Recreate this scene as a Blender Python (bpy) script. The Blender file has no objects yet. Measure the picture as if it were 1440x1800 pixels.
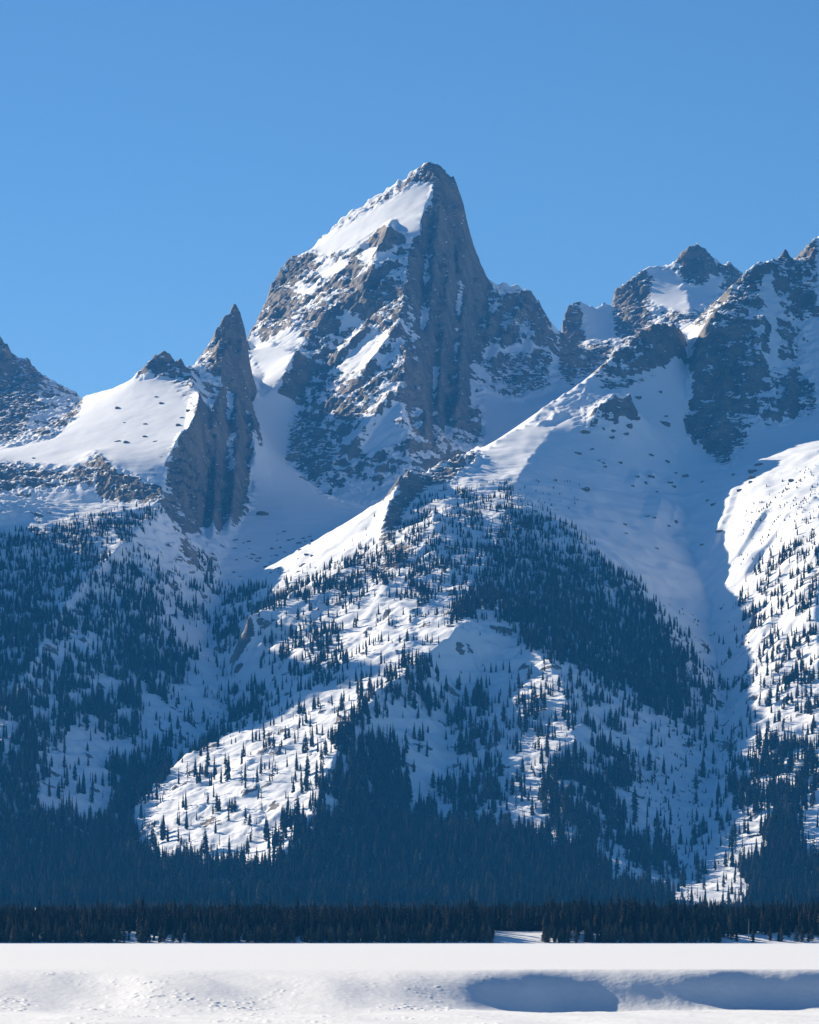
import bpy, math, random
import numpy as np
from mathutils import Vector

random.seed(7)
RNG = np.random.default_rng(11)
scene = bpy.context.scene
col = scene.collection

# ------------------------------------------------------------------ camera
F, CX, V0 = 7290.0, 720.0, 1650.0        # focal length and horizon in photograph pixels
cam_d = bpy.data.cameras.new('camera')
cam_d.sensor_fit = 'VERTICAL'
cam_d.sensor_height = 36.0
cam_d.lens = F / 1800.0 * 36.0
cam_d.shift_y = (V0 - 900.0) / 1800.0
cam_d.clip_start = 1.0
cam_d.clip_end = 60000.0
cam = bpy.data.objects.new('camera', cam_d)
cam.location = (0, 0, 0)
cam.rotation_euler = (math.radians(90), 0, 0)
col.objects.link(cam)
scene.camera = cam

# ------------------------------------------------------------------ sky and sun
SUN_BACK, SUN_EL = 43.0, 23.0            # degrees behind the picture plane (from the left), elevation
A_, E_ = math.radians(SUN_BACK), math.radians(SUN_EL)
sdir = Vector((-math.cos(E_) * math.cos(A_), math.cos(E_) * math.sin(A_), math.sin(E_)))
world = bpy.data.worlds.new('World')
scene.world = world
world.use_nodes = True
wn = world.node_tree
wn.nodes.clear()
wo = wn.nodes.new('ShaderNodeOutputWorld')
wb = wn.nodes.new('ShaderNodeBackground')
sk = wn.nodes.new('ShaderNodeTexSky')
sk.sky_type = 'NISHITA'
sk.sun_disc = False
sk.sun_elevation = E_
sk.sun_rotation = math.atan2(sdir.x, sdir.y)
sk.altitude = 2100.0
sk.air_density = 1.0
sk.dust_density = 0.0
sk.ozone_density = 4.0
wb.inputs['Strength'].default_value = 0.0545
hs = wn.nodes.new('ShaderNodeHueSaturation')
hs.inputs['Saturation'].default_value = 1.13
wn.links.new(sk.outputs[0], hs.inputs['Color'])
wn.links.new(hs.outputs[0], wb.inputs['Color'])
wn.links.new(wb.outputs[0], wo.inputs['Surface'])

sun_d = bpy.data.lights.new('sun', 'SUN')
sun_d.energy = 4.7
sun_d.angle = math.radians(0.53)
sun_d.color = (1.0, 0.885, 0.70)
sun = bpy.data.objects.new('sun', sun_d)
sun.rotation_euler = (-sdir).to_track_quat('-Z', 'Y').to_euler()
sun.location = (-3000, 3000, 4000)
col.objects.link(sun)

vs = scene.view_settings
vs.view_transform = 'Standard'
vs.look = 'None'
vs.exposure = 0.92
vs.gamma = 1.0
vs.use_curve_mapping = False
scene.cycles.use_denoising = True
scene.cycles.max_bounces = 5
scene.cycles.diffuse_bounces = 3
scene.cycles.volume_bounces = 1
scene.cycles.transparent_max_bounces = 4

# ------------------------------------------------------------------ helpers
def tag(o, label=None, cat=None, group=None, kind=None):
    if label: o['label'] = label
    if cat: o['category'] = cat
    if group: o['group'] = group
    if kind: o['kind'] = kind
    return o

_perm = np.random.default_rng(5).permutation(4096).astype(np.int32)
_ang = np.random.default_rng(6).random(4096) * 2 * np.pi
_gx, _gy = np.cos(_ang).astype(np.float32), np.sin(_ang).astype(np.float32)

def pnoise(x, y, seed=0):
    """2-D gradient noise, about -1..1"""
    xi = np.floor(x).astype(np.int32); yi = np.floor(y).astype(np.int32)
    xf = (x - xi).astype(np.float32); yf = (y - yi).astype(np.float32)
    def g(ix, iy, dx, dy):
        h = _perm[(_perm[(ix + seed * 57) & 4095] + iy) & 4095]
        return _gx[h] * dx + _gy[h] * dy
    u = xf * xf * xf * (xf * (xf * 6 - 15) + 10)
    v = yf * yf * yf * (yf * (yf * 6 - 15) + 10)
    a = g(xi, yi, xf, yf); b = g(xi + 1, yi, xf - 1, yf)
    c = g(xi, yi + 1, xf, yf - 1); d = g(xi + 1, yi + 1, xf - 1, yf - 1)
    return 1.5 * ((a + u * (b - a)) * (1 - v) + (c + u * (d - c)) * v)

def fbm(x, y, oct=4, seed=0, gain=0.5, lac=2.03):
    s = 0; a = 1.0; f = 1.0; n = 0
    for o in range(oct):
        s = s + a * pnoise(x * f, y * f, seed + o * 7); n += a; a *= gain; f *= lac
    return s / n

def ridged(x, y, oct=4, seed=0, gain=0.5, lac=2.07):
    s = 0; a = 1.0; f = 1.0; n = 0
    for o in range(oct):
        s = s + a * (1 - 2 * np.abs(pnoise(x * f, y * f, seed + o * 7))); n += a; a *= gain; f *= lac
    return s / n

def sstep(a, b, x):
    t = np.clip((x - a) / (b - a), 0, 1)
    return t * t * (3 - 2 * t)

def blur(m, r):
    """two box passes"""
    for _ in range(2):
        for ax in (0, 1):
            k = int(r)
            p = np.concatenate([np.repeat(np.take(m, [0], ax), k + 1, ax), m, np.repeat(np.take(m, [-1], ax), k, ax)], ax)
            c = np.cumsum(p, ax)
            n = m.shape[ax]
            m = (np.take(c, np.arange(2 * k + 1, 2 * k + 1 + n), ax) - np.take(c, np.arange(0, n), ax)) / (2 * k + 1)
    return m

# region maps are kept in the photograph's own pixels, every second pixel
MW, MH = 721, 901
_mu, _mv = np.meshgrid(np.arange(MW) * 2.0, np.arange(MH) * 2.0)
def poly_mask(pts, r=3):
    px = np.array([p[0] for p in pts], float); py = np.array([p[1] for p in pts], float)
    ins = np.zeros((MH, MW), bool)
    j = len(pts) - 1
    for i in range(len(pts)):
        if py[i] != py[j]:
            c = ((py[i] > _mv) != (py[j] > _mv)) & (_mu < (px[j] - px[i]) * (_mv - py[i]) / (py[j] - py[i]) + px[i])
            ins ^= c
        j = i
    m = ins.astype(np.float64)
    return blur(m, r) if r else m
def paint(m, pts, val, r=3):
    k = poly_mask(pts, r)
    m *= (1 - k); m += k * val
def sample(m, u, v):
    x = np.clip(u / 2.0, 0, MW - 1.001); y = np.clip(v / 2.0, 0, MH - 1.001)
    xi = x.astype(int); yi = y.astype(int); xf = x - xi; yf = y - yi
    return (m[yi, xi] * (1 - xf) + m[yi, xi + 1] * xf) * (1 - yf) + (m[yi + 1, xi] * (1 - xf) + m[yi + 1, xi + 1] * xf) * yf

# ------------------------------------------------------------------ terrain: ridge, gully and base lines
# each point: picture column, picture row, distance in metres (from the lie of the land)
L = []
def ln(*p): L.append(list(p))
ALLU = (-900, -400, 0, 400, 800, 1200, 1440, 1800)
for v, Y in ((1658.2, 2290), (1637, 2338), (1634, 2900), (1626, 3600), (1604, 5200), (1592, 5800)):
    ln(*[(u, v, Y) for u in ALLU])
# main peak: skyline, left
ln((752,286,11000),(735,297,11005),(718,306,11010),(700,320,11015),(672,338,11020),(640,358,11020),(612,376,11020),(598,390,11020),
   (575,408,11010),(560,422,11010),(548,442,11000),(530,447,10990),(514,450,10980),(500,468,10950),(488,485,10930),(478,500,10900),(469,530,10850),
   (460,548,10800),(449,572,10740),(440,582,10700),(432,607,10600))
# main peak: skyline, right
ln((752,286,11000),(772,290,11000),(786,310,11000),(800,320,11000),(810,345,11010),(816,370,11015),(831,430,11030),(842,465,11040),(858,497,11050))
# right shoulder
ln((858,497,11050),(868,499,11100),(905,502,11110),(935,512,11110),(952,540,11090),(965,570,11060),(974,590,11030),(984,625,11000))
ln((858,505,11040),(845,560,10800),(832,620,10560),(824,660,10400),(828,710,10200),(845,760,10000),(850,790,9850))   # gully
ln((940,560,10900),(930,620,10700),(900,680,10450),(930,720,10250))
# main peak: east ridge, light from shade
ln((752,286,11000),(766,318,10930),(754,350,10850),(742,385,10740),(736,420,10630),(718,452,10520),(714,500,10380),(708,545,10240),
   (702,588,10110),(716,622,10010),(710,660,9910),(702,690,9820),(710,740,9700),(722,790,9590),(732,835,9490))
ln((800,400,10900),(806,480,10720),(800,560,10500),(790,640,10280),(784,720,10060),(778,790,9850))                # right face rib
ln((690,395,10640),(680,420,10590),(668,460,10500),(640,490,10420))                                               # pinnacle rib
ln((600,470,10650),(560,520,10570),(520,560,10510),(480,600,10430))
ln((640,560,10350),(600,600,10300),(560,650,10200),(530,700,10090),(512,760,9930),(505,805,9800))                  # left buttress
ln((650,640,10050),(620,710,9890),(590,770,9770),(565,820,9680),(556,860,9570))
ln((505,810,9770),(530,835,9690),(556,862,9560),(600,880,9440),(640,888,9370),(690,860,9380),(740,850,9430),(800,815,9640),(850,795,9780))
ln((526,612,10230),(508,640,10150),(495,668,10080),(470,690,10040),(445,698,10000))                               # snowy rib below the saddle
ln((432,612,10430),(450,640,10300),(465,660,10180),(452,690,10030))                                               # pocket
ln((440,702,9970),(455,750,9780),(470,800,9600),(480,850,9430),(500,900,9180),(515,960,8850))
# bowl
ln((398,1042,8380),(450,1012,8500),(515,965,8800),(580,935,9000),(640,905,9120),(720,890,9230),(800,860,9380),(900,800,9600),(960,760,9900))
# valley out of the bowl
ln((398,1042,8380),(378,1088,8150),(375,1130,7920),(390,1180,7700),(402,1225,7540),(392,1275,7370),(362,1320,7190),(322,1352,7040),
   (272,1397,6840),(232,1442,6650),(215,1500,6400),(205,1560,6080))
# spire and dome on the left
ln((336,648,9780),(345,640,9850),(352,630,9880),(362,620,9910),(368,606,9940),(376,596,9970),(382,580,9990),(390,570,10000),(394,557,10010),(402,552,10015),(406,542,10020),(413,537,10025),(418,545,10025),(424,551,10025),
   (430,572,10020),(432,612,9990),(427,650,9940),(431,690,9850),(440,704,9780))
ln((400,600,9900),(385,660,9750),(395,700,9640),(440,740,9650))
ln((290,615,9700),(272,624,9700),(262,638,9690),(250,647,9690),(230,668,9680),(200,682,9740),(150,695,9830),(130,716,9850),(112,744,9840),
   (96,766,9830),(50,776,9790),(0,796,9730),(-120,815,9600),(-300,850,9300))
ln((290,615,9700),(300,622,9700),(306,632,9695),(318,630,9695),(328,648,9690),(336,650,9700))
ln((328,650,9670),(346,690,9480),(356,716,9340),(344,742,9230),(320,765,9110),(302,790,9010),(292,815,8940),(284,850,8860),(284,880,8740))
ln((0,806,9260),(60,816,9160),(140,812,9060),(165,788,9120),(200,818,8950),(240,834,8880),(284,852,8850))
ln((-120,890,8880),(0,884,8900),(100,896,8830),(170,884,8850),(250,888,8760),(284,884,8740))
ln((446,720,9700),(446,780,9560),(447,840,9420),(440,900,9200),(412,945,8920),(386,1000,8620),(376,1050,8330))
ln((380,760,9420),(372,840,9230),(366,900,9020),(340,960,8700))
# far left peak
ln((-260,640,11600),(-150,560,11560),(-60,520,11540),(-20,545,11530),(0,592,11520),(12,606,11515),(22,636,11510),(32,628,11510),(40,634,11510),(48,628,11510),
   (57,640,11500),(62,656,11500),(80,662,11490),(100,672,11480),(125,690,11470),(142,698,11460),(200,760,11400),(300,800,11400))
ln((-150,800,10300),(0,800,10300),(130,790,10300),(240,800,10400))
# left foothill
ln((-120,940,8250),(0,932,8300),(50,926,8350),(100,916,8400),(150,906,8450),(220,896,8500),(284,886,8620))
ln((284,892,8580),(255,925,8360),(215,965,8130),(160,1010,7880),(130,1050,7700),(90,1100,7480),(60,1150,7290),(30,1220,7040),(0,1290,6800),(-60,1380,6550))
ln((150,1330,6880),(130,1400,6620),(120,1470,6360))
ln((-80,1010,7950),(-90,1150,7450),(-120,1300,6900),(-150,1450,6400))
ln((-200,1540,6080),(0,1540,6080),(150,1545,6070),(205,1555,6060))
ln((-900,470,8800),(-700,480,8600),(-520,540,8400),(-400,700,8100),(-320,860,7850),(-270,1000,7550),(-260,1150,7100),(-280,1400,6500))
# the land falls away behind the near skyline
ln((180,760,10700),(240,740,10500),(300,720,10350),(340,720,10350),(380,720,10500),(420,720,10700),(440,690,11000))
ln((440,660,10950),(452,640,11020),(470,600,11080),(500,540,11130),(550,510,11150),(640,440,11180),(700,400,11190),(752,370,11200),(800,400,11200),(822,520,11180),(840,560,11200),(860,590,11230),(940,590,11270),(970,650,11230))
ln((150,760,10200),(230,720,10050),(290,690,9980),(320,690,9900))
# right-hand far peaks
ln((984,660,11660),(984,640,11720),(980,660,11800),(960,690,11850))
ln((1073,552,11870),(1070,556,11910),(1068,570,11960))
ln((976,650,11500),(986,594,11640),(992,546,11700),(1003,536,11720),(1015,530,11750),(1030,538,11770),(1050,541,11800),(1060,536,11820),(1076,542,11850),(1081,508,11900),(1098,500,11900),
   (1101,491,11900),(1106,500,11900),(1118,484,11930),(1136,472,11950),(1150,470,11970),(1160,467,11980),(1188,463,12000),(1196,445,12000),(1206,432,12000),(1214,427,12000),
   (1226,430,12000),(1236,432,12000),(1246,447,12010),(1258,456,12010),(1268,467,12020),(1280,460,12030),(1292,470,12040),(1304,482,12050),(1340,530,12100),(1500,600,12200))
ln((1000,690,10900),(1080,700,10850),(1180,690,10800),(1300,700,10850),(1500,760,10900))
ln((1080,545,11800),(1075,600,11550),(1070,650,11250))
ln((1205,500,11850),(1215,560,11550),(1210,600,11300))
# middle ridge dropping to the left
ln((1200,586,9560),(1182,570,9460),(1162,568,9430),(1150,574,9400),(1120,592,9330),(1080,622,9240),(1062,640,9190),(1044,660,9150),(1000,690,9080),(955,718,9000),(930,746,8930),(890,766,8850),
   (850,790,8750),(810,808,8650),(770,826,8560),(735,842,8480),(705,862,8400),(690,890,8330),(672,930,8230),(655,965,8130),(630,985,8050),
   (590,1005,7950),(545,1032,7850),(500,1057,7760),(440,1088,7660))
ln((1110,690,8950),(1075,702,8930),(1040,732,8900),(985,738,8920),(955,770,8800),(930,810,8600),(905,856,8380),(880,866,8300))
# forested shoulder
ln((880,866,8300),(905,872,8250),(950,900,8190),(1000,926,8120),(1050,976,8000),(1100,1022,7880),(1150,1082,7730),(1200,1142,7570),(1230,1192,7450),(1244,1232,7340),(1240,1265,7240))
ln((760,900,8090),(770,960,7850),(790,1010,7660))
ln((700,1060,7520),(730,1095,7380))
# gully right of it
ln((1208,590,9590),(1208,650,9400),(1200,720,9180),(1190,800,8950),(1200,880,8720),(1215,960,8460),(1230,1020,8200),(1250,1080,7960),(1262,1150,7700),
   (1275,1220,7450),(1278,1290,7200),(1262,1340,7010),(1245,1400,6800),(1225,1460,6570),(1205,1520,6310),(1190,1575,6000))
# right-hand peak
ln((1296,494,9700),(1306,484,9705),(1322,470,9720),(1334,463,9730),(1345,460,9750),(1360,458,9760),(1371,456,9780),(1376,442,9800),(1381,438,9800),(1388,452,9805),(1394,463,9820),(1404,455,9830),(1415,442,9850),
   (1428,425,9870),(1440,414,9900),(1500,380,9950),(1600,420,10000),(1800,500,10000))
ln((1296,494,9700),(1272,538,9550),(1244,568,9450),(1230,610,9380),(1226,660,9300),(1218,710,9220),(1212,758,9150),(1238,792,9060),(1272,824,8960))
ln((1335,520,9600),(1328,580,9450),(1330,640,9320),(1320,720,9160),(1300,790,9020))
ln((1400,560,9600),(1400,640,9420),(1395,710,9230))
ln((1272,828,8860),(1340,806,8740),(1440,790,8620),(1600,770,8600))
ln((1440,800,8570),(1440,900,7960),(1440,1000,7640),(1440,1100,7400),(1440,1200,7150),(1440,1300,6820),(1440,1400,6500),(1440,1500,6180),(1440,1570,5920))
ln((1290,852,8640),(1370,832,8540),(1440,815,8440))
ln((1250,930,8450),(1350,900,8240),(1440,872,8070))
ln((1262,985,8250),(1350,962,8010))
ln((1330,1010,7900),(1340,1090,7650),(1345,1160,7430),(1340,1240,7150),(1310,1310,6930),(1290,1390,6700),(1290,1460,6450),(1300,1530,6160))
# knoll in the middle
ln((235,1425,6600),(265,1385,6700),(310,1345,6800),(345,1318,6860),(400,1300,6950),(470,1258,7040),(520,1228,7090),(560,1205,7130),(620,1170,7180),
   (680,1135,7240),(740,1105,7300),(790,1082,7360),(840,1064,7420),(890,1052,7480))
ln((840,1066,7410),(800,1115,7230),(740,1158,7090),(680,1204,6910),(632,1254,6730),(602,1300,6570),(580,1350,6420),(560,1410,6270),(530,1460,6150),(490,1500,6070),(455,1535,6000))
ln((235,1430,6580),(290,1495,6280),(380,1515,6160),(455,1538,6010))
ln((850,1170,7240),(810,1240,7040),(785,1300,6850),(770,1370,6640),(760,1430,6440),(730,1490,6240))
ln((920,1110,7320),(975,1180,7080),(1010,1250,6870),(1015,1330,6650),(1000,1400,6450),(1010,1470,6250),(1055,1545,6030))
ln((1130,1280,7020),(1120,1360,6760),(1110,1440,6500),(1110,1520,6210))

# ------------------------------------------------------------------ relax a surface through the lines
U0, U1, DU = -900.0, 1800.0, 4.0
Y0, Y1, DY = 2280.0, 13600.0, 10.0
NU, NY = int((U1 - U0) / DU) + 1, int((Y1 - Y0) / DY) + 1
JAG = ((752,286,11000),(858,497,11050),(413,537,10025),(1214,427,12000),(1440,414,9900),(0,592,11520),(1162,568,9430))
def raster(nu, ny):
    du, dy = (U1 - U0) / (nu - 1), (Y1 - Y0) / (ny - 1)
    s = np.zeros((ny, nu)); n = np.zeros((ny, nu))
    for pl in L:
        jag = any(q in pl for q in JAG)
        for (a, b) in zip(pl[:-1], pl[1:]):
            k = int(max(abs(a[0] - b[0]) / du, abs(a[2] - b[2]) / dy) * 2) + 2
            t = np.linspace(0, 1, k)
            u = a[0] + (b[0] - a[0]) * t; v = a[1] + (b[1] - a[1]) * t; Y = a[2] + (b[2] - a[2]) * t
            if jag: v = v - (5.5 * (1 - 2 * np.abs(pnoise(u / 13 + 3, Y / 90, 97))) + 3.5 * pnoise(u / 5.5, Y / 40, 98) - 1.5)
            i = np.clip(np.rint((Y - Y0) / dy).astype(int), 0, ny - 1); j = np.clip(np.rint((u - U0) / du).astype(int), 0, nu - 1)
            np.add.at(s, (i, j), (V0 - v) / F * Y); np.add.at(n, (i, j), 1)
    m = n > 0
    s[m] /= n[m]
    return s, m
Zc = None
for lev in (5, 4, 3, 2, 1, 0):
    nu, ny = max(8, (NU - 1) // 2 ** lev + 1), max(8, (NY - 1) // 2 ** lev + 1)
    s, m = raster(nu, ny)
    if Zc is None:
        yy = np.linspace(Y0, Y1, ny)[:, None] + np.zeros((1, nu))
        Z = np.interp(yy, [2280, 5900, 9000, 11500, 13600], [0, 50, 1000, 1500, 900])
    else:
        fy = np.linspace(0, Zc.shape[0] - 1.0001, ny); fx = np.linspace(0, Zc.shape[1] - 1.0001, nu)
        iy = fy.astype(int); ix = fx.astype(int); wy = (fy - iy)[:, None]; wx = (fx - ix)[None, :]
        Z = (Zc[iy][:, ix] * (1 - wx) + Zc[iy][:, ix + 1] * wx) * (1 - wy) + (Zc[iy + 1][:, ix] * (1 - wx) + Zc[iy + 1][:, ix + 1] * wx) * wy
    dy = (Y1 - Y0) / (ny - 1)
    dx = ((U1 - U0) / (nu - 1)) * np.linspace(Y0, Y1, ny)[:, None] / F
    wxx = 1 / dx ** 2; wyy = 1 / dy ** 2
    back = 900.0                                            # the land falls away behind the last ridge
    Z[m] = s[m]
    for it in range(260 if lev > 1 else 70):
        P = np.pad(Z, 1, mode='edge')
        N = (wxx * (P[1:-1, :-2] + P[1:-1, 2:]) + wyy * (P[:-2, 1:-1] + P[2:, 1:-1])) / (2 * (wxx + wyy))
        Z = Z + 0.95 * (N - Z)
        Z[m] = s[m]; Z[-1] = back
    Zc = Z
Zbase = Zc
def base_z(u, Y):
    x = np.clip((u - U0) / DU, 0, NU - 1.001); y = np.clip((Y - Y0) / DY, 0, NY - 1.001)
    xi = x.astype(int); yi = y.astype(int); xf = x - xi; yf = y - yi
    Zb = Zbase
    return (Zb[yi, xi] * (1 - xf) + Zb[yi, xi + 1] * xf) * (1 - yf) + (Zb[yi + 1, xi] * (1 - xf) + Zb[yi + 1, xi + 1] * xf) * yf

# ------------------------------------------------------------------ the terrain grid
ucol = np.concatenate([np.linspace(-900, -60, 50)[:-1], np.arange(-60, 1500, 2.5), np.linspace(1500, 1800, 22)])
yrow = np.concatenate([np.arange(2284, 2600, 12), np.arange(2600, 5600, 60), np.arange(5600, 9000, 5.0), np.arange(9000, 11150, 4.0),
                       np.arange(11150, 12260, 6.0), np.arange(12260, 13601, 45)])
UU, YY = np.meshgrid(ucol, yrow)
XX = (UU - CX) / F * YY
_k = sstep(5700, 6300, YY)
_foot = 1 - sstep(8000, 9200, YY)
_w1 = fbm(XX / 110, YY / 150, 3, 61); _w2 = fbm(XX / 110 + 77, YY / 150, 3, 62)
ZZ = base_z(UU + _k * (2 + 20 * _foot) * _w1, YY + _k * (4 + 34 * _foot) * _w2)

def vis_rows(Zg):
    V = V0 - F * Zg / YY
    run = np.minimum.accumulate(V, 0)
    hid = V - run
    return V, hid

# extra spurs (+) and gullies (-) laid on the surface: line, height, width left, width right
SKY = [k for k, pl in enumerate(L) if len(pl) > 6 and min(p[2] for p in pl) > 9200 and any(q in pl for q in ((752,286,11000),(858,497,11050),(413,537,10025),(290,615,9700),(1214,427,12000),(1440,414,9900),(0,592,11520),(1162,568,9430)))]
CM = np.zeros((NY, NU))
for k in SKY:
    for (a, b) in zip(L[k][:-1], L[k][1:]):
        t = np.linspace(0, 1, int(max(abs(a[0] - b[0]) / DU, abs(a[2] - b[2]) / DY) * 2) + 2)
        CM[np.clip(np.rint((a[2] + (b[2] - a[2]) * t - Y0) / DY).astype(int), 0, NY - 1), np.clip(np.rint((a[0] + (b[0] - a[0]) * t - U0) / DU).astype(int), 0, NU - 1)] = 1
CM = np.clip(blur(CM, 2) * 7, 0, 1)
def crest_at(u, Y):
    return CM[np.clip(np.rint((Y - Y0) / DY).astype(int), 0, NY - 1), np.clip(np.rint((u - U0) / DU).astype(int), 0, NU - 1)]
V, hid = vis_rows(ZZ)
def drop_on(u, v):
    """distance at which the sight line of (u, v) first meets the land"""
    j = int(np.argmin(np.abs(ucol - u)))
    hit = np.nonzero(V[:, j] <= v)[0]
    return yrow[hit[0]] if len(hit) else None
SP = []
def spur(h, wl, wr, *pts): SP.append((h, wl, wr, pts))
exec_spurs = True
# main peak
spur(24, 60, 20, (706,575),(690,600),(660,640),(640,665))
spur(22, 60, 20, (700,690),(670,730),(640,770),(615,800))
spur(20, 45, 18, (650,585),(620,610),(590,640))
spur(24, 30, 18, (688,392),(680,425),(660,460))
spur(18, 40, 20, (600,530),(575,560),(545,600))
spur(-16, 30, 30, (745,480),(755,560),(760,640),(755,720))
spur(16, 30, 20, (830,640),(820,700),(800,770))
for q in ([(778,325),(772,400),(764,480),(758,560),(752,620)], [(806,345),(818,440),(822,540),(812,640),(802,740)], [(792,470),(784,560),(776,650),(768,740)],
          [(842,500),(834,580),(826,640)], [(735,560),(742,640),(748,720),(752,790)]):
    spur(24, 30, 16, *q)
for q in ([(762,370),(750,450),(742,530),(738,610)], [(797,400),(804,490),(800,570),(794,660),(786,760)], [(768,560),(764,640),(760,720),(764,790)], [(832,470),(830,540),(824,600)]):
    spur(-20, 20, 20, *q)
for q in ([(930,530),(905,570),(880,620),(860,660)], [(950,590),(930,640),(905,690)], [(900,520),(875,560),(855,600)]):
    spur(16, 26, 16, *q)
spur(9, 22, 12, (225,955),(195,985),(160,1015),(135,1050),(110,1080),(90,1105))
spur(7, 20, 10, (70,1150),(45,1200),(30,1240))
for q in ([(352,700),(346,770),(350,850),(352,920)], [(388,690),(382,770),(380,860),(374,950)], [(418,700),(420,780),(414,860),(404,930)], [(330,770),(322,830),(318,890)]):
    spur(22, 26, 14, *q)
for q in ([(368,720),(364,800),(364,880),(362,950)], [(404,690),(402,770),(398,860),(390,940)], [(434,720),(436,800),(430,880)]):
    spur(-16, 16, 16, *q)
spur(12, 12, 9, (424,556),(426,600),(422,650))
spur(10, 12, 8, (398,570),(390,610),(378,650))
# pillars on the right-hand peak
spur(22, 24, 18, (1392,660),(1390,700),(1388,730))
spur(16, 30, 18, (1345,560),(1340,600),(1335,640))
spur(18, 36, 24, (1290,600),(1280,660),(1270,720),(1265,790))
spur(16, 40, 22, (1325,640),(1312,680),(1305,720))
# lit patches on the open slope
spur(13, 36, 26, (1095,688),(1075,715),(1060,745))
spur(12, 32, 20, (1060,715),(1040,750))
spur(26, 40, 26, (735,842),(705,868),(688,905),(672,950))
spur(15, 34, 24, (1165,880),(1160,905),(1150,930))
spur(10, 20, 16, (1125,835),(1115,858))
spur(9, 18, 14, (1150,835),(1145,850))
spur(9, 18, 14, (1185,845),(1180,860))
spur(14, 30, 22, (1190,895),(1183,930))
spur(12, 24, 20, (1210,925),(1206,960))
spur(7, 40, 14, (1290,860),(1270,920),(1245,980))
spur(8, 30, 12, (1350,900),(1310,960),(1275,1000))
spur(7, 30, 12, (1390,900),(1350,960),(1310,1010))
D = np.zeros_like(ZZ)
for (h, wl, wr, pts) in SP:
    P = []
    for (u, v) in pts:
        Yd = drop_on(u, v)
        if Yd: P.append(((u - CX) / F * Yd, Yd))
    if len(P) < 2: continue
    xs = [p[0] for p in P]; ys = [p[1] for p in P]; M = 160
    jj = np.nonzero((ucol > min(p[0] for p in pts) - 150) & (ucol < max(p[0] for p in pts) + 150))[0]
    ii = np.nonzero((yrow > min(ys) - M) & (yrow < max(ys) + M))[0]
    sl = np.ix_(ii, jj)
    X, Y = XX[sl], YY[sl]
    best = np.full(X.shape, 1e9); val = np.zeros(X.shape)
    n = len(P) - 1
    for k in range(n):
        (ax, ay), (bx, by) = P[k], P[k + 1]
        ex, ey = bx - ax, by - ay; l2 = ex * ex + ey * ey + 1e-6
        t = np.clip(((X - ax) * ex + (Y - ay) * ey) / l2, 0, 1)
        qx, qy = X - (ax + ex * t), Y - (ay + ey * t)
        d = np.hypot(qx, qy)
        w = np.where(qx < 0, wl, wr)
        tt = (k + t) / n
        prof = h * np.clip(1 - d / w, 0, 1) * np.clip(np.minimum(tt, 1 - tt) * 5 + 0.35, 0, 1)
        up = d < best
        val = np.where(up, prof, val); best = np.where(up, d, best)
    D[sl] += val
ZZ = ZZ + D
V, hid = vis_rows(ZZ)

# ------------------------------------------------------------------ where rock, where trees
rock_map = np.zeros((MH, MW))
# how rocky the ground is, 0 snow to 1 bare crag
paint(rock_map, [(0,560),(70,620),(145,690),(100,770),(0,790)], .88)
paint(rock_map, [(225,675),(285,600),(340,640),(345,690),(300,665),(260,665)], .85)
paint(rock_map, [(100,745),(130,712),(150,700),(140,730),(120,750)], .9)
paint(rock_map, [(335,645),(412,530),(436,570),(432,700),(450,740),(446,930),(410,960),(385,1030),(340,1010),(280,900),(285,850),(300,790),(360,720)], .74, 4)
paint(rock_map, [(0,808),(130,820),(170,790),(180,830),(160,860),(100,870),(0,930)], .78)
paint(rock_map, [(165,790),(200,820),(285,850),(285,890),(170,880)], .85)
paint(rock_map, [(440,580),(470,500),(510,445),(550,440),(560,420),(600,385),(640,356),(700,318),(755,280),(800,315),(860,500),(850,790),(740,860),(690,860),(620,900),(560,870),(500,820),(520,700),(480,690),(520,620),(450,600)], .8, 4)
paint(rock_map, [(760,322),(740,320),(660,365),(560,425),(560,450),(610,440),(670,400),(700,400),(735,420),(752,360)], .12, 3)
paint(rock_map, [(735,320),(755,284),(800,312),(800,345),(765,322)], .9, 2)
paint(rock_map, [(625,590),(700,575),(712,600),(690,640),(640,670),(580,650)], .42, 6)
paint(rock_map, [(560,800),(640,740),(700,680),(712,730),(700,790),(640,800)], .4, 6)
paint(rock_map, [(580,870),(650,850),(690,870),(660,900),(600,905)], .5, 6)
paint(rock_map, [(470,600),(500,570),(540,600),(520,620)], .4)
paint(rock_map, [(770,420),(815,440),(855,500),(840,640),(830,760),(770,800),(740,700),(720,560),(720,470)], .72, 6)
paint(rock_map, [(858,497),(940,510),(978,600),(975,690),(900,710),(830,680),(838,580)], .78, 5)
paint(rock_map, [(985,560),(1080,500),(1215,420),(1310,480),(1260,560),(1200,570),(1060,640),(980,690)], .82, 4)
paint(rock_map, [(1020,540),(1075,545),(1080,600),(1050,600)], .15, 5)
paint(rock_map, [(1130,480),(1190,475),(1200,520),(1260,480),(1270,510),(1210,555),(1140,530)], .12, 5)
paint(rock_map, [(1040,665),(1080,615),(1160,565),(1205,580),(1195,620),(1150,650),(1060,680)], .75, 4)
paint(rock_map, [(925,745),(1040,665),(1045,690),(960,760)], .6, 4)
paint(rock_map, [(1225,590),(1300,490),(1340,455),(1380,440),(1440,410),(1440,560),(1340,540),(1340,620),(1330,700),(1310,800),(1280,830),(1205,770)], .86, 4)
paint(rock_map, [(1300,640),(1440,640),(1440,730),(1390,750),(1360,760),(1300,740)], .82, 6)
paint(rock_map, [(1340,500),(1440,480),(1440,640),(1340,640)], .66, 8)
paint(rock_map, [(1000,690),(1110,690),(1130,720),(1080,770),(1000,770)], .5, 6)
paint(rock_map, [(690,860),(735,838),(830,800),(870,800),(800,850),(740,880),(690,960),(665,965),(672,920)], .85, 4)
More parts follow.
